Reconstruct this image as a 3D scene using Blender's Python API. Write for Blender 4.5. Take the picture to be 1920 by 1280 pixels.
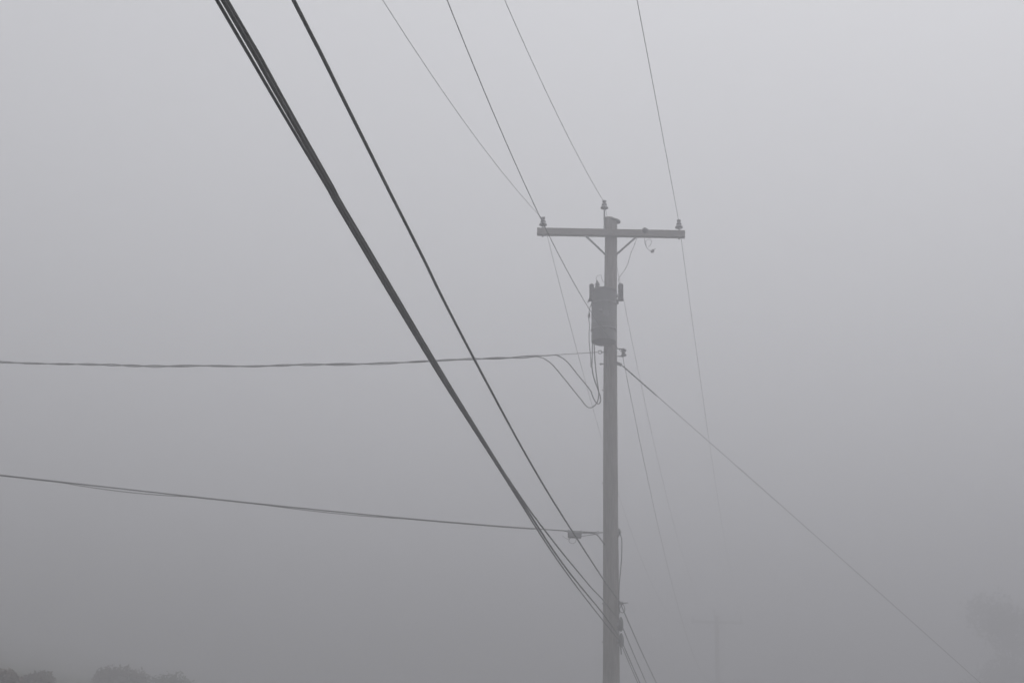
import bpy, bmesh, math, random
import numpy as np
from mathutils import Vector, Matrix, noise
R = math.radians
rng = random.Random(7)
sc = bpy.context.scene
for o in list(bpy.data.objects): bpy.data.objects.remove(o)
COL = sc.collection

# ------------------------------------------------------------------ camera
CAM_Z, PITCH, ROLL, F = 1.6, R(18.8), R(1.45), 2667.0      # F: focal length in pixels of a 1920 wide frame (50 mm)
cam = bpy.data.cameras.new('camera'); camo = bpy.data.objects.new('camera', cam); COL.objects.link(camo)
cam.sensor_width = 36.0; cam.lens = 36.0 * F / 1920.0; cam.clip_start = 0.05; cam.clip_end = 4000
camo.location = (0, 0, CAM_Z)
camo.rotation_euler = (Matrix.Rotation(R(90) + PITCH, 3, 'X') @ Matrix.Rotation(ROLL, 3, 'Z')).to_euler()
sc.camera = camo

# ------------------------------------------------------------------ world, sun, exposure
SUN_EL, SUN_AZ = R(66), R(50)          # behind the fog, ahead and to the right
w = bpy.data.worlds.new('World'); sc.world = w; w.use_nodes = True
nt = w.node_tree; nt.nodes.clear()
out = nt.nodes.new('ShaderNodeOutputWorld'); bg = nt.nodes.new('ShaderNodeBackground')
sky = nt.nodes.new('ShaderNodeTexSky'); sky.sky_type = 'NISHITA'; sky.sun_disc = False
sky.sun_elevation = SUN_EL; sky.sun_rotation = SUN_AZ; sky.air_density = 1.0; sky.dust_density = 6.0; sky.ozone_density = 1.0
hs = nt.nodes.new('ShaderNodeHueSaturation'); hs.inputs['Saturation'].default_value = 0.10; hs.inputs['Value'].default_value = 1.0
ov = nt.nodes.new('ShaderNodeMixRGB'); ov.inputs['Fac'].default_value = 0.6          # cloud layer: even and nearly grey
ov.inputs['Color2'].default_value = (6.0, 6.02, 6.3, 1)
nt.links.new(sky.outputs[0], hs.inputs['Color']); nt.links.new(hs.outputs[0], ov.inputs['Color1'])
nt.links.new(ov.outputs[0], bg.inputs[0]); nt.links.new(bg.outputs[0], out.inputs[0])
bg.inputs[1].default_value = 0.15
sun = bpy.data.lights.new('sun', 'SUN'); sun.energy = 0.5; sun.angle = R(25); sun.color = (1.0, 0.98, 0.96)
suno = bpy.data.objects.new('sun', sun); COL.objects.link(suno)
sd = Vector((math.sin(SUN_AZ) * math.cos(SUN_EL), math.cos(SUN_AZ) * math.cos(SUN_EL), math.sin(SUN_EL)))
suno.rotation_euler = sd.to_track_quat('Z', 'Y').to_euler()
sc.view_settings.view_transform = 'Standard'; sc.view_settings.look = 'None'
sc.view_settings.exposure = 0.46; sc.view_settings.gamma = 1.0; sc.view_settings.use_curve_mapping = False
sc.render.engine = 'CYCLES'
cy = sc.cycles
cy.use_denoising = True; cy.use_adaptive_sampling = False
cy.max_bounces = 8; cy.volume_bounces = 3; cy.diffuse_bounces = 2; cy.glossy_bounces = 2; cy.transparent_max_bounces = 8
sc.render.filter_size = 1.5

FOG_DENSITY = 0.045
FOG_TOP = 14.5

# ------------------------------------------------------------------ helpers
def ray(u, v):
    x = (u - 960) / F; y = -(v - 640) / F
    c, s = math.cos(ROLL), math.sin(ROLL); x, y = x * c - y * s, x * s + y * c
    return Vector((x, math.cos(PITCH) - y * math.sin(PITCH), math.sin(PITCH) + y * math.cos(PITCH)))
def W(u, v, Y):                                   # the point of that sight line at forward distance Y
    r = ray(u, v); return Vector((r.x * Y / r.y, Y, CAM_Z + r.z * Y / r.y))
def in_plane(u, v, A, d):                         # sight line cut with the vertical plane through A along d -> (distance along, height)
    r = ray(u, v); n = Vector((-d.y, d.x, 0))
    t = n.dot(Vector((A.x, A.y, 0))) / n.dot(Vector((r.x, r.y, 0)))
    p = r * t; return (p.x - A.x) * d.x + (p.y - A.y) * d.y, CAM_Z + p.z
def tube(bm, pts, r, n=8, cap=True):
    pts = [Vector(p) for p in pts]; rings = []; up = None
    for i, p in enumerate(pts):
        t = (pts[min(i + 1, len(pts) - 1)] - pts[max(i - 1, 0)])
        if t.length < 1e-9: t = Vector((0, 0, 1))
        t.normalize()
        if up is None: up = t.orthogonal().normalized()
        else:
            up = up - t * up.dot(t); up = up.normalized() if up.length > 1e-6 else t.orthogonal().normalized()
        b = t.cross(up); rr = r[i] if isinstance(r, (list, tuple)) else r
        rings.append([bm.verts.new(p + (up * math.cos(a) + b * math.sin(a)) * rr) for a in [2 * math.pi * k / n for k in range(n)]])
    for a, b in zip(rings, rings[1:]):
        for k in range(n): bm.faces.new((a[k], a[(k + 1) % n], b[(k + 1) % n], b[k]))
    if cap: bm.faces.new(rings[0][::-1]); bm.faces.new(rings[-1])
    return bm
def lathe(bm, prof, base, axis=(0, 0, 1), n=20):  # prof: (radius, height) from base along axis
    axis = Vector(axis).normalized(); base = Vector(base); u = axis.orthogonal().normalized(); v = axis.cross(u); rings = []
    for r, h in prof:
        r = max(r, 1e-4)
        rings.append([bm.verts.new(base + axis * h + (u * math.cos(2 * math.pi * k / n) + v * math.sin(2 * math.pi * k / n)) * r) for k in range(n)])
    for a, b in zip(rings, rings[1:]):
        for k in range(n): bm.faces.new((a[k], a[(k + 1) % n], b[(k + 1) % n], b[k]))
    bm.faces.new(rings[0][::-1]); bm.faces.new(rings[-1]); return bm
def beam(bm, a, b, wd, ht, up=(0, 0, 1), bev=0.0):        # a box from a to b, wd across, ht along up
    a, b = Vector(a), Vector(b); t = (b - a).normalized(); up = Vector(up); s = t.cross(up).normalized(); u2 = s.cross(t)
    c = bev; vs = []
    sec = [(-wd/2 + c, -ht/2), (wd/2 - c, -ht/2), (wd/2, -ht/2 + c), (wd/2, ht/2 - c), (wd/2 - c, ht/2), (-wd/2 + c, ht/2), (-wd/2, ht/2 - c), (-wd/2, -ht/2 + c)] if c else \
          [(-wd/2, -ht/2), (wd/2, -ht/2), (wd/2, ht/2), (-wd/2, ht/2)]
    for e in (a, b): vs.append([bm.verts.new(e + s * x + u2 * y) for x, y in sec])
    k = len(sec)
    for i in range(k): bm.faces.new((vs[0][i], vs[0][(i + 1) % k], vs[1][(i + 1) % k], vs[1][i]))
    bm.faces.new(vs[0][::-1]); bm.faces.new(vs[1]); return bm
def B(): return bmesh.new()
def obj(name, bm, m, parent=None, smooth=True):           # meshes are written in world coordinates and stored relative to their thing's base
    root = parent
    while root is not None and root.parent is not None: root = root.parent
    if root is not None: bmesh.ops.translate(bm, verts=bm.verts, vec=-Vector(root.location))
    bmesh.ops.recalc_face_normals(bm, faces=bm.faces)
    me = bpy.data.meshes.new(name); bm.to_mesh(me); bm.free(); me.materials.append(m)
    if smooth:
        me.polygons.foreach_set('use_smooth', [True] * len(me.polygons))
        try: me.set_sharp_from_angle(angle=R(40))
        except Exception: pass
    o = bpy.data.objects.new(name, me); COL.objects.link(o); o.parent = parent; return o
def tag(o, label, cat, group=None):
    o['label'] = label; o['category'] = cat
    if group: o['group'] = group
    return o
def thing(name, label, cat, loc, group=None):
    o = bpy.data.objects.new(name, None); COL.objects.link(o); o.location = loc; o.empty_display_size = 0.3
    return tag(o, label, cat, group)
def dup(o, parent=None):
    c = o.copy(); COL.objects.link(c); c.parent = parent
    for ch in list(o.children): dup(ch, c)
    return c
def smooth_path(pts, per=6):                              # Catmull-Rom through the points
    pts = [Vector(p) for p in pts]; P = [2 * pts[0] - pts[1]] + pts + [2 * pts[-1] - pts[-2]]; res = []
    for i in range(1, len(P) - 2):
        a, b, c, d = P[i - 1:i + 3]
        for k in range(per):
            t = k / per
            res.append(0.5 * ((2 * b) + (c - a) * t + (2 * a - 5 * b + 4 * c - d) * t * t + (3 * b - a - 3 * c + d) * t ** 3))
    res.append(pts[-1]); return res

def mat(name, c1, c2=None, scale=8, rough=0.7, metal=0.0, stretch=(1, 1, 1), bump=0.0, detail=6, spec=0.5):
    m = bpy.data.materials.new(name); m.use_nodes = True; t = m.node_tree; p = t.nodes['Principled BSDF']
    p.inputs['Roughness'].default_value = rough; p.inputs['Metallic'].default_value = metal
    p.inputs['Specular IOR Level'].default_value = spec
    tc = t.nodes.new('ShaderNodeTexCoord'); mp = t.nodes.new('ShaderNodeMapping'); mp.inputs['Scale'].default_value = stretch
    nz = t.nodes.new('ShaderNodeTexNoise'); nz.inputs['Scale'].default_value = scale; nz.inputs['Detail'].default_value = detail
    cr = t.nodes.new('ShaderNodeValToRGB'); cr.color_ramp.elements[0].position = 0.3; cr.color_ramp.elements[1].position = 0.7
    cr.color_ramp.elements[0].color = (*c1, 1); cr.color_ramp.elements[1].color = (*(c2 or c1), 1)
    t.links.new(tc.outputs['Object'], mp.inputs[0]); t.links.new(mp.outputs[0], nz.inputs['Vector'])
    t.links.new(nz.outputs['Fac'], cr.inputs[0]); t.links.new(cr.outputs[0], p.inputs['Base Color'])
    if bump:
        b = t.nodes.new('ShaderNodeBump'); b.inputs['Strength'].default_value = bump; b.inputs['Distance'].default_value = 0.02
        t.links.new(nz.outputs['Fac'], b.inputs['Height']); t.links.new(b.outputs[0], p.inputs['Normal'])
    return m
M = dict(
    pole=mat('weathered_pole_wood', (0.18, 0.168, 0.155), (0.34, 0.32, 0.30), 6, 0.9, stretch=(9, 9, 0.7), bump=0.6),
    arm=mat('weathered_arm_wood', (0.20, 0.188, 0.176), (0.33, 0.31, 0.29), 8, 0.9, stretch=(0.8, 8, 8), bump=0.5),
    steel=mat('galvanised_steel', (0.2, 0.205, 0.21), (0.3, 0.305, 0.31), 30, 0.6, 0.2),
    porcelain=mat('grey_porcelain', (0.14, 0.14, 0.15), (0.2, 0.2, 0.21), 20, 0.4),
    tank=mat('grey_tank_paint', (0.14, 0.143, 0.143), (0.19, 0.193, 0.19), 5, 0.55, stretch=(1, 1, 0.4)),
    polymer=mat('grey_polymer', (0.12, 0.12, 0.125), (0.16, 0.16, 0.165), 20, 0.6),
    wire=mat('aged_aluminium_wire', (0.09, 0.09, 0.092), (0.14, 0.14, 0.145), 30, 0.7, 0.2),
    cable=mat('black_cable_jacket', (0.006, 0.005, 0.007), (0.012, 0.010, 0.012), 40, 0.5, spec=0.25),
    cable2=mat('grey_black_cable_jacket', (0.012, 0.011, 0.014), (0.022, 0.020, 0.024), 40, 0.42, spec=0.4),
    drop=mat('faded_drop_cable_jacket', (0.05, 0.05, 0.052), (0.09, 0.09, 0.092), 20, 0.6),
    soil=mat('meadow_ground', (0.035, 0.045, 0.022), (0.075, 0.07, 0.04), 0.6, 0.95, bump=0.4),
    bark=mat('bark', (0.05, 0.042, 0.035), (0.11, 0.095, 0.08), 12, 0.95, stretch=(3, 3, 0.6), bump=0.6),
    leaf=mat('leaf_green', (0.035, 0.05, 0.022), (0.075, 0.09, 0.04), 1.5, 0.8),
    russet=mat('leaf_russet', (0.12, 0.075, 0.06), (0.19, 0.13, 0.10), 1.5, 0.85),
    brown=mat('leaf_brown', (0.10, 0.078, 0.068), (0.16, 0.13, 0.11), 1.5, 0.85),
)

# ------------------------------------------------------------------ ground and road
YP = 21.5                                        # the near pole
px = ray(1145.5, 860); XP = px.x / px.y * YP
POLE = Vector((XP, YP, 0))
r2 = ray(1345, 1166); ARM_Z = W(1146, 437, YP - 0.16).z
Y2 = (ARM_Z - CAM_Z) / (r2.z / r2.y); POLE2 = Vector((r2.x / r2.y * Y2, Y2 + 0.16, 0))
LINE = (POLE2 - POLE).normalized(); SIDE = Vector((LINE.y, -LINE.x, 0))      # along the wires; to their right
print('pole', POLE, 'arm z', ARM_Z, 'pole2', POLE2, 'line az', math.degrees(math.atan2(LINE.x, LINE.y)))

def gz(x, y):                                     # a meadow that climbs to a long hill ahead and to the left
    d = math.hypot(x, y)
    if d < 1e-3: return 0.0
    a = min(max(-math.degrees(math.atan2(x, y)) / 20.0, -2.0), 2.6)
    emax = 0.062 + 0.050 * a if a > -0.5 else 0.037 + 0.02 * (a + 0.5)
    dd = min(d, 110.0); far = 1.6 + (emax - 0.00027 * (110.0 - dd)) * dd; near = (0.085 + 0.078 * min(max(a, -1), 1.2)) * d
    k = 0.6; h = -math.log(math.exp(-near / k) + math.exp(-far / k)) * k if max(near, far) < 60 else min(near, far)
    if h > 13.6: h = 13.6 + 0.6 * (1 - math.exp(-(h - 13.6) / 0.6))
    h *= min(1, d / 6)
    return h + min(1, d / 14) * (0.16 * noise.noise(Vector((x * .05, y * .05, 0))) + 0.10 * noise.noise(Vector((x * .35, y * .35, 5))))
def axis(lo, hi, n, p=1.7):                       # grid lines packed near the camera
    t = np.linspace(-1, 1, n); q = np.sign(t) * np.abs(t) ** p; return np.where(q < 0, -q * lo, q * hi)
bm = B(); xs, ys = axis(-400, 400, 150), axis(-350, 420, 150)
vs = [[bm.verts.new((x, y, gz(x, y))) for x in xs] for y in ys]
for j in range(149):
    for i in range(149): bm.faces.new((vs[j][i], vs[j][i + 1], vs[j + 1][i + 1], vs[j + 1][i]))
o = obj('ground', bm, M['soil']); o['kind'] = 'structure'

# ------------------------------------------------------------------ utility pole
def insulator_bm(base):                           # two-skirt pin insulator, base = underside of the lower skirt
    return lathe(B(), [(0.012, 0.01), (0.050, 0.0), (0.064, 0.006), (0.062, 0.022), (0.038, 0.048), (0.030, 0.062), (0.044, 0.066), (0.043, 0.078),
                       (0.028, 0.094), (0.021, 0.104), (0.030, 0.116), (0.036, 0.128), (0.030, 0.143), (0.010, 0.149)], base)
PT = W(1147, 411, YP).z
ROOT = thing('utility_pole', 'tall weathered wooden utility pole with crossarm in the foreground fog', 'utility pole', POLE)
def prad(z): return 0.138 - 0.0035 * z
bm = B(); prof = []; nseg = 40; nn = 28; rings = []
for j in range(nseg + 1):
    z = PT * j / nseg; ring = []
    for k in range(nn):
        a = 2 * math.pi * k / nn; rr = prad(z) * (1 + 0.018 * noise.noise(Vector((math.cos(a) * 2, math.sin(a) * 2, z * 0.8))))
        x = math.cos(a) * rr; y = math.sin(a) * rr
        zz = z - (0.045 * (x / 0.1) * 0.5 if j == nseg else 0)     # the top is cut at a slant
        lx = 0.012 * math.sin(z * 0.55)
        ring.append(bm.verts.new((POLE.x + x + lx, POLE.y + y, zz)))
    rings.append(ring)
for a, b in zip(rings, rings[1:]):
    for k in range(nn): bm.faces.new((a[k], a[(k + 1) % nn], b[(k + 1) % nn], b[k]))
bm.faces.new(rings[0][::-1]); bm.faces.new(rings[-1])
shaft = obj('pole_shaft', bm, M['pole'], ROOT)
# small split cap hanging over the right side of the top
bm = B(); tp = W(1150, 414, YP - 0.02)
lathe(bm, [(0.10, -0.012), (0.108, -0.006), (0.104, 0.012), (0.06, 0.022), (0.01, 0.024)], tp + Vector((0.012, 0.0, -0.005)), (0.16, 0, 1), 20)
obj('pole_cap', bm, M['steel'], shaft)
YA = YP - 0.155
AL, AR = W(1007, 434.5, YA + 0.02), W(1284, 439.5, YA - 0.02)
AL.z = AR.z = (AL.z + AR.z) / 2 
ARMD = (AR - AL).normalized(); ARMZ = AL.z
arm = obj('crossarm', beam(B(), AL, AR, 0.09, 0.115, bev=0.006), M['arm'], ROOT, smooth=False)
for (ua, va, ub, vb) in ((1098, 442, 1137, 479), (1192, 445, 1156, 477)):
    a = W(ua, va, YA - 0.052); b = W(ub, vb, YP - 0.09); obj('brace', beam(B(), a, b, 0.006, 0.034, up=(0, 0, 1)), M['steel'], ROOT, smooth=False)
bm = B(); c = W(1146, 437, YA - 0.045); tube(bm, [c, c + Vector((0, -0.03, 0))], 0.018, 6); obj('through_bolt', bm, M['steel'], ROOT, smooth=False)
INS = []
def arm_point(u): return AL + ARMD * ((W(u, 437, YA).x - AL.x) / ARMD.x)
for u in (1018, 1273):
    p = arm_point(u); base = p + Vector((0, 0, 0.0575 + 0.055))
    ins = obj('insulator', insulator_bm(base), M['porcelain'], ROOT)
    bm = tube(B(), [p + Vector((0, 0, -0.09)), p + Vector((0, 0, -0.06)), base + Vector((0, 0, 0.03))], 0.010, 8)
    tube(bm, [p + Vector((0, 0, -0.082)), p + Vector((0, 0, -0.0585))], 0.02, 6); tube(bm, [p + Vector((0, 0, 0.058)), p + Vector((0, 0, 0.07))], 0.022, 10)
    obj('pin', bm, M['steel'], ins); INS.append(base + Vector((0, 0, 0.105)))
p = W(1133.2, 391, YP - 0.02); ins = obj('insulator', insulator_bm(p), M['porcelain'], ROOT)
bm = tube(B(), [p + Vector((0, 0, -0.42)), p + Vector((0, 0, 0.03))], 0.013, 8); beam(bm, p + Vector((0.004, 0, -0.46)), p + Vector((0.004, 0, -0.14)), 0.05, 0.02, up=(1, 0, 0))
obj('pin', bm, M['steel'], ins); INS.insert(1, p + Vector((0, 0, 0.105)))
# neutral spool on its clevis, right side
SP = W(1169.5, 661, YP - 0.03)
bm = B(); pr = prad(8)
for dz in (0.062, -0.062): beam(bm, Vector((POLE.x + 0.07, SP.y, SP.z + dz)), SP + Vector((0.012, 0, dz)), 0.03, 0.007, up=(0, 0, 1))
tube(bm, [SP + Vector((0, 0, -0.075)), SP + Vector((0, 0, 0.075))], 0.009, 8)
clv = obj('spool_clevis', bm, M['steel'], ROOT)
obj('spool_insulator', lathe(B(), [(0.015, -0.056), (0.040, -0.05), (0.046, -0.035), (0.026, -0.012), (0.026, 0.012), (0.046, 0.035), (0.040, 0.05), (0.015, 0.056)], SP), M['porcelain'], clv)
# eye bolts and little fittings
def ring_bm(c, rad, r, axis='y', n=16, bm=None):
    bm = bm or B(); pts = []
    for k in range(n + 1):
        a = 2 * math.pi * k / n
        pts.append(c + (Vector((math.cos(a), 0, math.sin(a))) if axis == 'y' else Vector((0, math.cos(a), math.sin(a)))) * rad)
    return tube(bm, pts, r, 6)
EYE = W(1125, 660, YP - 0.05)
bm = ring_bm(EYE, 0.028, 0.008); tube(bm, [EYE + Vector((0.03, 0, 0)), Vector((POLE.x, EYE.y, EYE.z))], 0.009, 8); obj('eye_bolt', bm, M['steel'], ROOT)
q = W(1124, 682, YP - 0.03); bm = tube(B(), [q, W(1150, 682, YP - 0.03)], 0.010, 8); tube(bm, [q + Vector((0.012, 0, 0)), q + Vector((0.03, 0, 0))], 0.02, 6); obj('bolt_end', bm, M['steel'], ROOT)
GA = W(1158, 681, YP - 0.03); GB = W(1166, 684.5, YP - 0.03)
bm = tube(B(), [W(1151, 680, YP - 0.03), GA, GB], [0.03, 0.028, 0.024], 10); obj('guy_hook', bm, M['steel'], ROOT)
EYE2 = W(1121, 998, YP - 0.04)
bm = ring_bm(EYE2, 0.016, 0.008); tube(bm, [EYE2 + Vector((0.016, 0, 0)), W(1140, 997, YP - 0.04)], 0.009, 8); obj('eye_bolt', bm, M['steel'], ROOT)
bm = B(); a = W(1161, 993, YP); b = W(1158, 1006, YP)
tube(bm, [a + Vector((-0.06, 0, 0.01)), a, a + Vector((0.012, 0, -0.03)), b, b + Vector((-0.04, 0, -0.01))], [0.02, 0.024, 0.024, 0.016, 0.012], 8); obj('bolt_plate', bm, M['steel'], ROOT)
for vv in (731, 905, 1131, 1203):
    q = W(1131.0, vv, YP - 0.02); obj('bolt_end', tube(B(), [q + Vector((-0.02, 0, 0)), q + Vector((0.05, 0, 0))], 0.011, 6), M['steel'], ROOT, smooth=False)
# comm bracket: bolt with spike to the right
CA1 = W(1164.5, 1130, YP - 0.06)
bm = tube(B(), [Vector((POLE.x, CA1.y, CA1.z)), CA1, W(1171, 1130, YP - 0.06), W(1178, 1129.3, YP - 0.06)], [0.012, 0.012, 0.012, 0.006], 8); tube(bm, [CA1 + Vector((-0.03, 0, 0)), CA1 + Vector((0.03, 0, 0))], 0.026, 8)
obj('cable_bolt', bm, M['steel'], ROOT)

# ------------------------------------------------------------------ second pole, far along the line
far = dup(ROOT); far.location = POLE2
tag(far, 'faint distant utility pole nearly lost in the fog down the line', 'utility pole')
for k in ('utility poles along the wire line',): far['group'] = k; ROOT['group'] = k
OFF = POLE2 - POLE

# ------------------------------------------------------------------ transformer
TC = W(1132.3, 594, YP - 0.40); TC.x += 0
tz1 = W(1132, 548, YP - 0.40).z; tz0 = W(1132, 642, YP - 0.40).z
depth = (YP - 0.40) * math.cos(PITCH) + (TC.z - CAM_Z) * math.sin(PITCH); tr = 24.0 * depth / F
T = thing('pole_transformer', 'grey cylindrical transformer can hung on the utility pole', 'transformer', (TC.x, TC.y, tz0))
H = tz1 - tz0
tank = obj('tank', lathe(B(), [(tr * .90, 0), (tr * .955, 0.008), (tr * .965, 0.03), (tr * .97, H * .3), (tr * .97, H * .32), (tr * .985, H * .33), (tr * .985, H * .345), (tr * .975, H * .355), (tr * .98, H * .93), (tr * .98, H)], (TC.x, TC.y, tz0), n=40), M['tank'], T)
lid = obj('lid', lathe(B(), [(tr * 1.0, 0.0), (tr * 1.03, 0.004), (tr * 1.03, 0.03), (tr * .98, 0.038), (tr * .6, 0.055), (0.02, 0.062)], (TC.x, TC.y, tz1 - 0.01), n=40), M['tank'], T)
for hz in (0.24, 0.75): obj('band', lathe(B(), [(tr * .96, -0.012), (tr * 1.025, -0.012), (tr * 1.025, 0.012), (tr * .96, 0.012)], (TC.x, TC.y, tz0 + H * hz), n=40), M['steel'], T)
for sx, hh in ((-1, .86), (1, .82)):
    q = Vector((TC.x + sx * tr * 0.98, TC.y, tz0 + H * hh)); bm = beam(B(), q, q + Vector((sx * 0.035, 0, 0)), 0.05, 0.07, bev=0.008); obj('lifting_lug', bm, M['tank'], T, smooth=False)
bm = lathe(B(), [(0.028, 0), (0.03, 0.01), (0.016, 0.02), (0.016, 0.03)], (TC.x - tr * .3, TC.y - tr * .94, tz0 + H * .55), (-0.3, -1, 0), 10); obj('drain_plug', bm, M['steel'], T)
q = Vector((TC.x + 0.02, TC.y - tr * 0.99, tz0 + H * .45)); obj('number_plate', beam(B(), q, q + Vector((0, 0, 0.09)), 0.11, 0.006, up=(0, 1, 0)), M['steel'], T, smooth=False)
for hz in (0.2, 0.72):
    a = Vector((TC.x, TC.y, tz0 + H * hz)); b = Vector((POLE.x, POLE.y, tz0 + H * hz)); d = (b - a).normalized()
    obj('hanger', beam(B(), a + d * (tr * .9), b - d * 0.07, 0.10, 0.07), M['steel'], T, smooth=False)
# ribbed high voltage bushing on the lid
bb = W(1121, 545, YP - 0.40); prof = [(0.034, -0.03)]
for k in range(5):
    h = 0.006 + k * 0.026; prof += [(0.030, h), (0.048 - k * .002, h + 0.007), (0.030, h + 0.015)]
prof += [(0.02, 0.145), (0.012, 0.175), (0.003, 0.178)]
obj('bushing', lathe(B(), prof, bb, (-0.08, 0, 1)), M['porcelain'], T)
# low voltage studs at the left
def arrester(name, ub, vb, vt, Y, parent, rad):
    b = W(ub, vb, Y); h = W(ub, vt, Y).z - b.z; prof = [(rad * .5, -0.012), (rad * 1.12, -0.01), (rad * 1.12, 0.012)]; n = 9
    for k in range(n):
        z = 0.014 + (h - 0.05) * k / n; d = (h - 0.05) / n; prof += [(rad * .82, z), (rad * 1.0, z + d * .45), (rad * .82, z + d * .9)]
    prof += [(rad * .95, h - 0.034), (rad * .9, h - 0.02), (rad * .45, h - 0.008), (rad * .25, h), (0.002, h + 0.002)]
    return obj(name, lathe(B(), prof, b), M['polymer'], parent)
ar = arrester('arrester', 1109.3, 561, 531.5, YP - 0.44, T, 0.040)
a = W(1109, 561, YP - 0.44); bm = beam(B(), a + Vector((-0.045, 0, -0.03)), a + Vector((0.05, 0.0, 0.0)), 0.05, 0.012); tube(bm, [a + Vector((-0.03, 0, 0.02)), a + Vector((-0.05, 0, -0.03)), a + Vector((-0.055, 0, -0.06))], 0.009, 6)
obj('arrester_bracket', bm, M['steel'], T)
for (ua, va) in ((1156.5, 552), (1157.5, 566)):
    q = W(ua, va, YP - 0.30); bm = beam(B(), q + Vector((-0.03, 0, 0.03)), q + Vector((0.012, 0, -0.03)), 0.03, 0.03); obj('lug', bm, M['steel'], T, smooth=False)
# right hand cutout on its own bracket
FC = W(1163.8, 562, YP - 0.12)
Fr = thing('fuse_cutout', 'grey ribbed cylinder standing upright at the right of the pole beside the transformer', 'fuse cutout', FC)
arrester('ribbed_body', 1163.8, 562, 531, YP - 0.12, Fr, 0.045)
bm = B(); beam(bm, Vector((POLE.x + 0.05, FC.y, FC.z + 0.05)), FC + Vector((-0.03, 0, 0.05)), 0.035, 0.012); beam(bm, Vector((POLE.x + 0.05, FC.y, FC.z)), FC + Vector((0.02, 0, -0.004)), 0.035, 0.012)
obj('mounting_bracket', bm, M['steel'], Fr, smooth=False)

# ------------------------------------------------------------------ conductors
def dense(fn, s0, s1, n): return [fn(s0 + (s1 - s0) * k / n) for k in range(n + 1)]
def near_span(A, az_deg, pixels, length=34, deg=2, exact=False, verbose=''):
    d = Vector((-math.sin(R(az_deg)), -math.cos(R(az_deg)), 0))
    sz = sorted(in_plane(u, v, A, d) for u, v in pixels)
    s = np.array([q[0] for q in sz]); z = np.array([q[1] for q in sz])
    wgt = np.ones(len(s))
    X = np.stack([s ** k for k in range(1, deg + 1)], 1); c, *_ = np.linalg.lstsq(X, z - A.z, rcond=None)
    smax = s.max()
    print('%-10s az %.1f  s %.1f..%.1f z %.2f..%.2f coef %s resid %.3f' % (verbose, az_deg, s.min(), smax, z[0], z[-1], c, np.abs(X @ c - z + A.z).max()))
    f = lambda t: A.z + sum(c[k] * t ** (k + 1) for k in range(deg))
    zm = f(smax); g = (f(smax) - f(smax - 0.5)) / 0.5
    def P(t):
        zz = f(t) if t <= smax else zm + g * (t - smax) + 0.0012 * (t - smax) ** 2
        return Vector((A.x + d.x * t, A.y + d.y * t, zz))
    return [P(length * (k / 90) ** 1.0) for k in range(91)]
def far_span(A, Bp, pixel=None, sag=0.5, n=60):
    L = (Bp - A).xy.length
    if pixel:
        d = Vector(((Bp - A).x / L, (Bp - A).y / L, 0)); s, z = in_plane(pixel[0], pixel[1], A, d)
        lin = A.z + (Bp.z - A.z) * s / L; sag = (lin - z) / (4 * s * (L - s) / L ** 2); print('   far sag %.2f at %.1f' % (sag, s))
    return [A.lerp(Bp, t) + Vector((0, 0, -4 * sag * t * (1 - t))) for t in [k / n for k in range(n + 1)]]
def conductor(name, label, cat, pts, r, m, group=None, n=6):
    base = thing(name, label, cat, pts[0], group) if False else None
    o = obj(name, tube(B(), pts, r, n), M[m]); return tag(o, label, cat, group)
GW = 'bare overhead power wires'
hv = [(INS[0], 13.0, [(718, 0), (770, 83), (830, 172), (905, 275), (960, 345)], (1080, 650), 'thin bare wire ending on the left end insulator of the crossarm'),
      (INS[1], 10.2, [(946, 0), (1000, 120), (1060, 247), (1100, 322)], (1215, 780), 'thin bare wire resting on the raised insulator at the pole top'),
      (INS[2], 9.0, [(1195, 0), (1215, 110), (1240, 247), (1262, 350)], (1330, 828), 'thin bare wire resting on the right end insulator of the crossarm')]
for A, az, pix, fp, lab in hv:
    pts = near_span(A, az, pix, verbose='hv')[::-1][:-1] + far_span(A, A + OFF, fp)
    conductor('overhead_wire', lab, 'power wire', pts, 0.0037, 'wire', GW)
NA = SP + Vector((-0.03, -0.01, 0))
pts = near_span(NA, 11.2, [(838, 0), (900, 150), (965, 305), (1035, 455), (1105, 577)], verbose='neutral')[::-1][:-1] + far_span(NA, NA + OFF, (1215, 900))
conductor('overhead_wire', 'bare neutral wire crossing in front of the crossarm and transformer to the small spool', 'power wire', pts, 0.0042, 'wire', GW)

# ---- telecom cables
GC = 'black communication cables strung along the poles'
def cable_span(A, az, pixels, length=30, verbose=''):       # follows every listed point exactly: these cables wander along their messenger
    d = Vector((-math.sin(R(az)), -math.cos(R(az)), 0)); sz = sorted(in_plane(u, v, A, d) for u, v in pixels)
    zz = [A.z] + [z for _, z in sz]; zs = [zz[0]] + [0.25 * zz[i - 1] + 0.5 * zz[i] + 0.25 * zz[i + 1] for i in range(1, len(zz) - 1)] + [zz[-1]]
    sz = [(q[0], zs[i + 1]) for i, q in enumerate(sz)]
    P = [A] + [Vector((A.x + d.x * s, A.y + d.y * s, z)) for s, z in sz]
    print('%-10s s,z' % verbose, ['%.1f,%.2f' % q for q in sz])
    g = (P[-1] - P[-2]); g = g / g.xy.length; k = 1
    last = P[-1]
    while k * 3 + sz[-1][0] < length: P.append(last + g * (3 * k) + Vector((0, 0, 0.0012 * (3 * k) ** 2))); k += 1
    return smooth_path(P, 8)
AZC = 8.6
CA = [CA1 + Vector((-0.02, -0.015, 0.012)), W(1163.5, 1166, YP - 0.10), W(1164.5, 1198, YP - 0.10), W(1163, 1203, YP - 0.12)]
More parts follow.
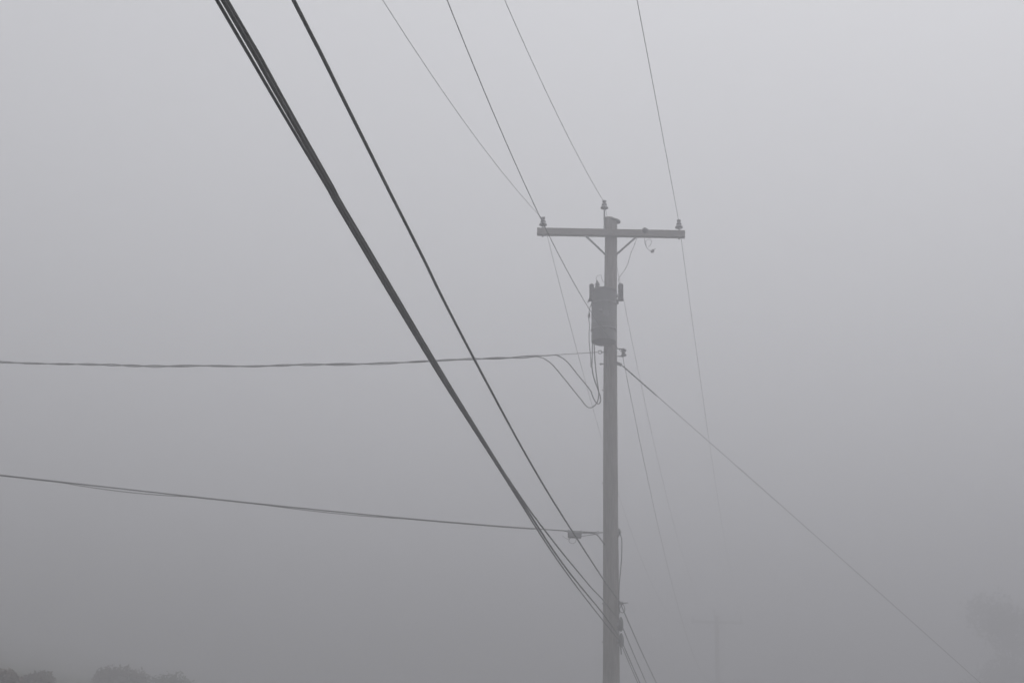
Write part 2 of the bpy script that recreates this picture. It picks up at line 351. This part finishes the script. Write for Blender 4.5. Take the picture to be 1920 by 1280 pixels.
specs = [
 ('single heavy black cable hanging apart on the right of the cable bundle', CA[0], AZC, [(550, 0), (597, 90), (641, 180), (695, 290), (733, 363), (795, 487), (824, 548), (865, 628), (920, 730), (980, 845), (1035, 938), (1085, 1016), (1131, 1086)], 0.0082, 'cable2'),
 ('right strand of the tight black cable bundle, topmost where it meets the pole', CA[1], AZC + .55, [(425.2, 0), (481, 92), (527.5, 180), (580, 273), (623, 350), (640, 380), (687.6, 460), (734.8, 540), (770, 600), (794, 640), (824, 690), (854, 740), (892, 800), (928.5, 860), (955, 902), (996, 960), (1025, 1000), (1058, 1040), (1084.7, 1073), (1110, 1103), (1131, 1126)], 0.0070, 'cable2'),
 ('middle strand of the black cable bundle with a slight wave near the pole', CA[2], AZC + .45, [(417.5, 0), (472.5, 92), (520.5, 180), (574.5, 273), (618, 350), (635, 380), (682, 460), (729, 540), (765.5, 600), (789.5, 640), (819.5, 690), (850, 740), (889, 800), (926.5, 860), (954, 904), (990, 957), (1018, 1002), (1044, 1042), (1071, 1078), (1101, 1116), (1131, 1148)], 0.0080, 'cable'),
 ('leftmost strand of the black cable bundle, lowest where it meets the pole', CA[3], AZC + .3, [(406.4, 0), (460.7, 92), (511, 180), (566.5, 273), (612, 350), (629.5, 380), (676.5, 460), (723.5, 540), (760, 600), (784.5, 640), (815, 690), (845.6, 740), (885.5, 800), (924, 860), (952.5, 905), (985, 956), (1013, 1002), (1038.5, 1040), (1064, 1077), (1096, 1120), (1131, 1164)], 0.0064, 'cable'),
]
fars = [[(1175, 1160), (1187, 1190), (1203, 1230), (1231, 1280)], [(1171, 1183), (1182, 1210), (1192, 1235), (1212, 1280)], [(1169, 1213), (1175, 1228), (1185, 1250), (1200, 1280)], [(1166, 1214), (1174, 1230), (1183, 1248), (1196, 1280)]]
for k, (lab, A, az, pix, r, m) in enumerate(specs):
    near = cable_span(A, az, pix, verbose='cable%d' % k)
    Bp = A + OFF + Vector((0, 0, 0)); L = (Bp - A).xy.length; d = (Bp - A) / L
    sz = [in_plane(u, v, A, d) for u, v in fars[k]]
    print('   farpts', ['%.1f,%.2f' % q for q in sz], 'A z %.2f' % A.z)
    fs = far_span(A, Bp, fars[k][-1])
    conductor('telecom_cable', lab, 'cable', near[::-1][:-1] + fs, r, m, GC, 10)

# clamps where the bundle meets the pole
G3 = 'dark cable clamps on the right side of the pole'
for lab, u, v0, v1 in (('dark upper cable clamp bolted on the right side of the pole', 1164, 1156, 1183), ('dark lower cable clamp bolted on the right side of the pole', 1165, 1186, 1213)):
    a, b = W(u, v1, YP - 0.08), W(u, v0, YP - 0.08); h = (b - a).length
    t = thing('cable_clamp', lab, 'cable clamp', a, G3)
    bm = lathe(B(), [(0.012, 0), (0.028, 0.02), (0.036, h * .2), (0.040, h * .45), (0.036, h * .7), (0.024, h * .88), (0.010, h)], a, (b - a), 12)
    obj('clamp_body', bm, M['polymer'], t)
    c = (a + b) / 2; bm = beam(B(), Vector((POLE.x + 0.08, c.y, c.z)), c + Vector((0.02, 0, 0)), 0.05, 0.04); beam(bm, c + Vector((-0.06, 0, -0.08)), c + Vector((0.0, 0, -0.05)), 0.03, 0.03)
    obj('clamp_bolt', bm, M['steel'], t, smooth=False)
def lead(name, label, pix, Y, r, m, cat='cable', parent=None, per=8):
    pts = smooth_path([W(u, v, Y if not callable(Y) else Y(i)) for i, (u, v) in enumerate(pix)], per)
    o = obj(name, tube(B(), pts, r, 6), M[m], parent); 
    if parent is None: tag(o, label, cat)
    return o
lead('cable_tail', 'short cut cable tail hanging below the lower clamp on the pole', [(1163, 1203), (1164, 1214), (1165, 1226)], YP - 0.10, 0.009, 'cable2')
lead('cable_loop', 'small loose cable loop hanging under the single cable at the pole', [(1166, 1133), (1162, 1140), (1163, 1146), (1167, 1148), (1171, 1145), (1171, 1138), (1168, 1132)], YP - 0.12, 0.006, 'cable2')
lead('ground_lead', 'thin dark lead running down the right edge of the pole', [(1161, 996), (1164, 1004), (1166, 1016), (1165.5, 1045), (1163, 1075), (1161, 1100), (1160.5, 1125), (1161, 1150)], YP - 0.05, 0.007, 'cable2')

# ---- service drops to the left
EA = EYE + Vector((-0.03, 0, 0))
def span_left(A, k, pixels, length, verbose=''):
    d = Vector((-1, k, 0)).normalized(); sz = sorted(in_plane(u, v, A, d) for u, v in pixels)
    s = np.array([q[0] for q in sz]); z = np.array([q[1] for q in sz]); X = np.stack([s, s * s, s ** 3], 1); c, *_ = np.linalg.lstsq(X, z - A.z, rcond=None)
    print(verbose, 's max %.1f z %.2f..%.2f' % (s.max(), A.z, z[-1]), c, np.abs(X @ c - z + A.z).max()); sm = s.max()
    f = lambda t: A.z + c[0] * t + c[1] * t * t + c[2] * t ** 3
    g = (f(sm) - f(sm - .3)) / .3
    return lambda t: Vector((A.x + d.x * t, A.y + d.y * t, f(t) if t <= sm else f(sm) + g * (t - sm) + 0.003 * (t - sm) ** 2)), sm
fn, sm = span_left(EA, 0.10, [(1060, 664), (1000, 668), (900, 672.5), (800, 677), (700, 681), (600, 684), (480, 685.5), (350, 686.5), (250, 685.5), (150, 683), (50, 679.5), (0, 678.5)], 20, 'triplex')
D = thing('service_drop', 'upper twisted service cable running level to the left from the pole', 'cable', EYE, 'service cables running off to the left')
L = sm + 7
obj('messenger_wire', tube(B(), dense(fn, 0, L, 200), 0.0055, 6), M['wire'], D)
s_join = [in_plane(1041, 666, EA, Vector((-1, .1, 0)).normalized())[0], in_plane(1006, 669, EA, Vector((-1, .1, 0)).normalized())[0]]
dd = Vector((-1, 0.10, 0)).normalized(); sidev = Vector((dd.y, -dd.x, 0)); upv = Vector((0, 0, 1))
def helix(ph, s0):
    pts = []
    n = int((L - s0) / 0.03)
    for k in range(n + 1):
        t = s0 + (L - s0) * k / n; pitch = 0.95 
        a = 2 * math.pi * t / pitch + ph + 1.3 * math.sin(t * 0.7) + 0.7 * math.sin(t * 2.3 + 1); rr = (0.0125 + 0.003 * math.sin(t * 1.9)) * min(1, (t - s0) / 0.3 + 0.3)
        pts.append(fn(t) + (sidev * math.cos(a) + upv * math.sin(a)) * rr + upv * 0.007 * math.sin(2 * math.pi * t / (2.1 * pitch) + 0.9 * math.sin(t)))
    return pts
hx = [helix(0, s_join[0]), helix(math.pi, s_join[1])]
for h in hx: obj('insulated_strand', tube(B(), h, 0.0080, 6), M['drop'], D)
# tails looping to the transformer
t1 = [(1111, 643), (1110.5, 665), (1110, 688), (1113, 706), (1120, 727), (1125.5, 743), (1126, 752), (1122, 757), (1116, 752), (1110.5, 741), (1108, 733), (1098, 720), (1083, 702), (1068, 683), (1056, 672), (1048, 667.5)]
t2 = [(1113.5, 643), (1116, 680), (1119, 708), (1122.5, 735), (1121, 750), (1115, 760), (1107, 764), (1099, 760.5), (1088, 747), (1072, 727), (1055, 706), (1040, 688), (1028, 677), (1016, 670.5)]
for tpx, h, lab in ((t1, hx[0], 'inner dark cable loop hanging below the transformer'), (t2, hx[1], 'outer wider cable loop hanging lowest below the transformer')):
    n = len(tpx); Ya, Yb = YP - 0.36, h[0].y
    pts = [W(u, v, Ya + (Yb - Ya) * min(1, i / (n * .55))) for i, (u, v) in enumerate(tpx)]
    pts[0].z += 0.05; pts = smooth_path(pts + [h[0]], 6)
    tag(obj('cable_loop', tube(B(), pts, 0.0085, 6), M['cable2']), lab, 'cable', 'cable loops below the transformer')
lead('transformer_lead', 'thin lead with a connector hanging down the left side of the transformer', [(1107, 572), (1104.5, 584), (1104, 598), (1105.5, 610), (1104.5, 625), (1105, 645), (1107, 665), (1108, 688)], YP - 0.40, 0.006, 'cable2')
tb = bpy.data.objects['transformer_lead']; a, b = W(1104.8, 586, YP - 0.40), W(1104, 597, YP - 0.40)
obj('connector', tube(B(), [a, a.lerp(b, .3), a.lerp(b, .7), b], [0.008, 0.018, 0.018, 0.008], 8), M['steel'], tb)
lead('jumper_wire', 'thin arched jumper wire above the transformer bushing', [(1118.5, 528), (1118, 521), (1122, 516.5), (1127, 516), (1128.5, 522), (1131, 528), (1138, 532)], YP - 0.38, 0.0035, 'wire', 'wire')
lead('jumper_wire', 'thin jumper wire curving down from the right crossarm brace to the ribbed cylinder', [(1194, 446), (1190, 458), (1183, 474), (1177, 495), (1170, 508), (1161, 520), (1159.5, 528), (1163, 532)], YP - 0.14, 0.0042, 'wire', 'wire')
lead('jumper_wire', 'short curled wire from the crossarm ending in a small dangling clamp', [(1209, 441), (1208.5, 452), (1212, 463), (1219, 470), (1224, 470)], YA - 0.08, 0.0035, 'wire', 'wire')
jw = [o for o in bpy.data.objects if o.name.startswith('jumper_wire') and 'curled' in o['label']][0]
obj('wire_curl', tube(B(), smooth_path([W(u, v, YA - 0.08) for u, v in ((1212, 461), (1210, 455), (1213, 450), (1219, 449), (1222, 453), (1219, 460), (1215, 463))], 6), 0.0035, 6), M['wire'], jw)
a, b = W(1221, 473, YA - 0.08), W(1229, 466, YA - 0.08); obj('hanging_clamp', tube(B(), [a, a.lerp(b, .15), a.lerp(b, .55), a.lerp(b, .65), b], [0.012, 0.026, 0.024, 0.008, 0.004], 8), M['steel'], jw)
# round fitting on the crossarm
q = arm_point(1209) + Vector((0, -0.02, 0.035))
kb = lathe(B(), [(0.03, -0.06), (0.052, -0.05), (0.058, -0.01), (0.05, 0.035), (0.03, 0.06), (0.008, 0.07)], q + Vector((0, 0.0, 0)), (0, -1, 0.3), 16)
tag(obj('crossarm_knob', kb, M['polymer']), 'rounded dark fitting on top of the right half of the crossarm', 'fitting')

# lower drop with its splice box
EA2 = EYE2 + Vector((-0.016, 0, 0)); kk = -0.25
fn2, sm2 = span_left(EA2, kk, [(1110, 997.5), (1062, 994.5), (1000, 990.5), (900, 983), (800, 974), (700, 965.5), (600, 956), (500, 946), (420, 937), (340, 928.5), (250, 918), (150, 906.5), (60, 896.5), (0, 891)], 20, 'lower')
D2 = thing('service_drop', 'lower black drop cable sloping up to the left from the pole', 'cable', EYE2, 'service cables running off to the left')
L2 = sm2 + 7; d2 = Vector((-1, kk, 0)).normalized()
obj('messenger_wire', tube(B(), dense(fn2, 0, L2, 200), 0.0095, 6), M['cable2'], D2)
s130, s345 = in_plane(120, 905, EA2, d2)[0], in_plane(350, 931, EA2, d2)[0]; s560, s760 = in_plane(500, 945, EA2, d2)[0], in_plane(760, 970, EA2, d2)[0]
def second(t):
    off = 0.0
    if s345 < t < s130: off = 0.030 * math.sin(math.pi * (t - s345) / (s130 - s345)) ** 0.8
    elif s760 < t < s560: off = 0.018 * math.sin(math.pi * (t - s760) / (s560 - s760))
    return fn2(t) + Vector((0, 0.006, -0.008 - off))
obj('insulated_strand', tube(B(), dense(second, 1.0, L2, 240), 0.006, 6), M['cable2'], D2)
tt = lambda u, v: in_plane(u, v, EA2, d2)[0]
c0, c1 = fn2(tt(1066, 995)), fn2(tt(1089, 996))
BX = thing('splice_box', 'small grey splice box hanging on the lower cable left of the pole', 'splice box', (c0 + c1) / 2)
bm = beam(B(), c0 + Vector((0, 0, -0.055)), c1 + Vector((0, 0, -0.055)), 0.075, 0.10, bev=0.018); obj('box_body', bm, M['polymer'], BX)
bm = B()
for q in (c0, c1): beam(bm, q + Vector((0, 0, -0.02)), q + Vector((0, 0, 0.015)), 0.03, 0.02, up=(0, 1, 0))
tube(bm, [c0 + Vector((-0.06, 0, 0)), c0 + Vector((0.02, 0, -0.015)), c1 + Vector((-0.02, 0, -0.015)), c1 + Vector((0.10, 0, -0.02))], [0.01, 0.018, 0.018, 0.010], 8)
obj('box_clamp', bm, M['steel'], BX)
yb = c0.y
lead('wire_curl', '', [(1073, 1005), (1067, 1011), (1068, 1016), (1074, 1018.5), (1079, 1015), (1080, 1010), (1078, 1005)], yb, 0.004, 'cable2', parent=BX)
lead('wire_curl', '', [(1055, 1004), (1060, 1008), (1066, 1010), (1072, 1006)], yb, 0.003, 'cable2', parent=BX)
lead('tail_wire', '', [(1088, 1005), (1100, 1003.5), (1112, 1002), (1117, 1000.5)], (yb + YP) / 2 - .05, 0.005, 'cable2', parent=BX)
lead('cable_lead', 'short black cable bending from the lower drop cable down into the pole', [(1093, 996.5), (1107, 999), (1117, 1001), (1123, 1006), (1129, 1014), (1134, 1021)], lambda i: yb + (YP - 0.115 - yb) * i / 5, 0.009, 'cable2')

# ---- guy wire down to the right
GD = Vector((0.90, 0.44, 0)).normalized(); gpix = [(1230, 742), (1330, 828), (1420, 906), (1500, 977), (1640, 1105), (1740, 1192), (1840, 1280)]
A = GB; sz = [in_plane(u, v, A, GD) for u, v in gpix]; print('guy', ['%.1f,%.2f' % q for q in sz])
s = np.array([q[0] for q in sz]); z = np.array([q[1] for q in sz]); X = np.stack([s, s * s], 1); c, *_ = np.linalg.lstsq(X, z - A.z, rcond=None); print(c)
f = lambda t: Vector((A.x + GD.x * t, A.y + GD.y * t, A.z + c[0] * t + c[1] * t * t)); L = 1
while f(L).z > gz(f(L).x, f(L).y) + 0.25 and L < 60: L += 0.1
print('guy length', L)
GY = thing('guy_wire', 'long thin guy wire slanting from the pole down to the lower right', 'guy wire', f(L))
obj('wire_strand', tube(B(), dense(f, 0, L, 120), 0.0042, 6), M['wire'], GY)
gs = in_plane(1231, 743, A, GD)[0]; pts = dense(f, 0.02, gs, 60)
bm = tube(B(), pts, [0.0105 + 0.003 * math.sin(i * 1.3) for i in range(61)], 8); obj('preformed_grip', bm, M['wire'], GY)
q = f(L); t = (f(L) - f(L - .2)).normalized(); bm = tube(B(), [q, q + t * 0.9], 0.012, 8); ring_bm(q, 0.035, 0.01, bm=bm); obj('anchor_rod', bm, M['steel'], GY)

# ------------------------------------------------------------------ trees
def tree(name, label, x, y, z0, h, spread, leafm, seed, n_leaf=7000, leaf=0.16, trunk_h=0.3, lobes=14, group=None, bare=0.15):
    r = random.Random(seed); base = Vector((x, y, z0)); t = thing(name, label, 'tree', base, group)
    bm = B(); top = base + Vector((r.uniform(-.3, .3), r.uniform(-.3, .3), h * 0.82))
    top.z = min(top.z, 13.3); tr_ = 0.018 * h + 0.03
    pts = [base + Vector((0, 0, -0.3)), base.lerp(top, .3) + Vector((r.uniform(-.1, .1), 0, 0)), base.lerp(top, .6) + Vector((r.uniform(-.15, .15), 0, 0)), top]
    tube(bm, smooth_path(pts, 4), [tr_ * (1 - 0.85 * i / 12) for i in range(13)], 8)
    centres = []
    for k in range(lobes):
        fr = r.uniform(trunk_h, 1.0); a = r.uniform(0, 2 * math.pi); prof = math.sin(math.pi * min(1, (fr - trunk_h * .6) / (1.12 - trunk_h * .6))) ** .6
        rad = spread * prof * r.uniform(.1, 1.0); st = base.lerp(top, max(.15, fr - .25))
        c = base + Vector((math.cos(a) * rad, math.sin(a) * rad, h * fr * .93)); c.z = min(c.z, 13.0); lr = spread * r.uniform(.22, .48)
        centres.append((c, lr)); mid = st.lerp(c, .5) + Vector((0, 0, -.03 * h))
        tube(bm, smooth_path([st, mid, c], 3), [tr_ * .45 * (1 - .8 * i / 6) for i in range(7)], 5)
        for _ in range(4):
            e = c + Vector((r.gauss(0, 1), r.gauss(0, 1), r.gauss(.4, .8))).normalized() * lr * r.uniform(.9, 1.35)
            tube(bm, [c.lerp(mid, .2), c.lerp(e, .5) + Vector((0, 0, .04 * h * r.random())), e], [tr_ * .12, tr_ * .07, tr_ * .03], 4)
    centres.append((top, spread * .3))
    obj('trunk', bm, M['bark'], t)
    vs, fs = [], []
    tot = sum(l ** 2 for _, l in centres)
    for c, lr in centres:
        m = int(n_leaf * lr ** 2 / tot)
        for _ in range(m):
            dv = Vector((r.gauss(0, 1), r.gauss(0, 1), r.gauss(0, .8))); dv = dv.normalized() * lr * (r.random() ** .75) * (1 + .25 * noise.noise(c + dv))
            p = c + dv - base
            if c.z + dv.z > 14.2: continue
            s_ = leaf * r.uniform(.5, 1.3)
            a = Vector((r.gauss(0, 1), r.gauss(0, 1), r.gauss(0, 1))).normalized(); b = a.orthogonal().normalized(); b = (Matrix.Rotation(r.random() * 6.28, 3, a) @ b)
            k = len(vs); vs += [p - a * s_, p + b * s_ * .45, p + a * s_, p - b * s_ * .45]; fs.append((k, k + 1, k + 2, k + 3))
    me = bpy.data.meshes.new('crown'); me.from_pydata([tuple(v) for v in vs], [], fs); me.materials.append(M[leafm])
    o = bpy.data.objects.new('crown', me); COL.objects.link(o); o.parent = t
    return t
def at_ground(u, v, Y): p = W(u, v, Y); return p.x, p.y, p.z
def plant(name, label, u, vtop, Y, spread, leafm, seed, **kw):
    x, y, z = at_ground(u, vtop, Y); g = gz(x, y); return tree(name, label, x, y, g, z - g, spread, leafm, seed, **kw)
GT = 'trees showing dimly through the fog'
GB_ = 'bushes on the slope at the bottom left'
kw = dict(trunk_h=.05, lobes=16, group=GB_)
plant('bush', 'russet bush at the very bottom left corner', 0, 1266, 23.5, 0.36, 'russet', 3, n_leaf=7000, leaf=.045, **kw)
plant('bush', 'rounded brown bush second from the bottom left corner', 74, 1275, 25.5, 0.50, 'brown', 5, n_leaf=9000, leaf=.04, **kw)
plant('bush', 'faint peaked bush standing third from the left along the bottom', 228, 1263, 35, 0.70, 'brown', 11, n_leaf=6000, leaf=.06, **kw)
plant('bush', 'faintest low bush right of the peaked one at bottom left', 318, 1284, 38, 0.9, 'leaf', 14, n_leaf=7000, leaf=.06, **kw)
GT = 'trees dissolving in the fog at the right edge'
plant('broadleaf_tree', 'large pale tree dissolving in fog, cut by the right edge', 2005, 1005, 71, 5.6, 'leaf', 21, n_leaf=26000, leaf=.17, trunk_h=.15, lobes=22, group=GT)
plant('broadleaf_tree', 'smaller ghostly tree in front of the large one at the right edge', 1888, 1120, 66, 2.8, 'leaf', 27, n_leaf=12000, leaf=.12, trunk_h=.15, lobes=16, group=GT)

# leaf masses added out of view, behind and beside the viewer, to shade the fog
r = random.Random(99); vs, fs = [], []
def leafq(p, q):
    a = Vector((r.gauss(0, 1), r.gauss(0, 1), r.gauss(0, 1))).normalized(); b = a.orthogonal().normalized()
    k = len(vs); vs.extend([p - a * q, p + b * q * .6, p + a * q, p - b * q * .6]); fs.append((k, k + 1, k + 2, k + 3))
for _ in range(60000):
    y = r.uniform(-14, 20); x = -7.0 - abs(r.gauss(0, 4)) - (0.50 * y if y > 4 else 0.1 * y + 1.5)
    top = 12.8 + 1.5 * noise.noise(Vector((x * .25, y * .25, 1))); leafq(Vector((x, y, gz(x, y) + 0.5 + (top - gz(x, y)) * r.random() ** .8)), .30 * r.uniform(.5, 1.3))
for _ in range(30000):
    dv = Vector((r.gauss(0, 1), r.gauss(0, 1), r.gauss(0, 1))).normalized() * r.random() ** .4
    leafq(Vector((5.5 + dv.x * 5.5, -4.5 + dv.y * 5.5, 8.2 + dv.z * 4.4)), .28 * r.uniform(.5, 1.3))
me = bpy.data.meshes.new('added_shade_wood'); me.from_pydata([tuple(v) for v in vs], [], fs); me.materials.append(M['leaf'])
o = bpy.data.objects.new('added_shade_wood', me); COL.objects.link(o); o['kind'] = 'stuff'; tag(o, 'dense dark wood added out of view to shade the fog', 'wood')

# ------------------------------------------------------------------ haze
bm = B(); bmesh.ops.create_cube(bm, size=1)
for v in bm.verts: v.co = Vector((v.co.x * 900, v.co.y * 900 + 60, (v.co.z + .5) * (FOG_TOP + 2.2) - 2.2))
hz = obj('haze', bm, M['soil'], smooth=False); hz['kind'] = 'stuff'
m = bpy.data.materials.new('fog'); m.use_nodes = True; t = m.node_tree; t.nodes.clear()
o_ = t.nodes.new('ShaderNodeOutputMaterial'); pv = t.nodes.new('ShaderNodeVolumePrincipled')
pv.inputs['Color'].default_value = (0.63, 0.63, 0.658, 1); pv.inputs['Density'].default_value = FOG_DENSITY; pv.inputs['Anisotropy'].default_value = 0.15
t.links.new(pv.outputs[0], o_.inputs['Volume']); hz.data.materials.clear(); hz.data.materials.append(m)
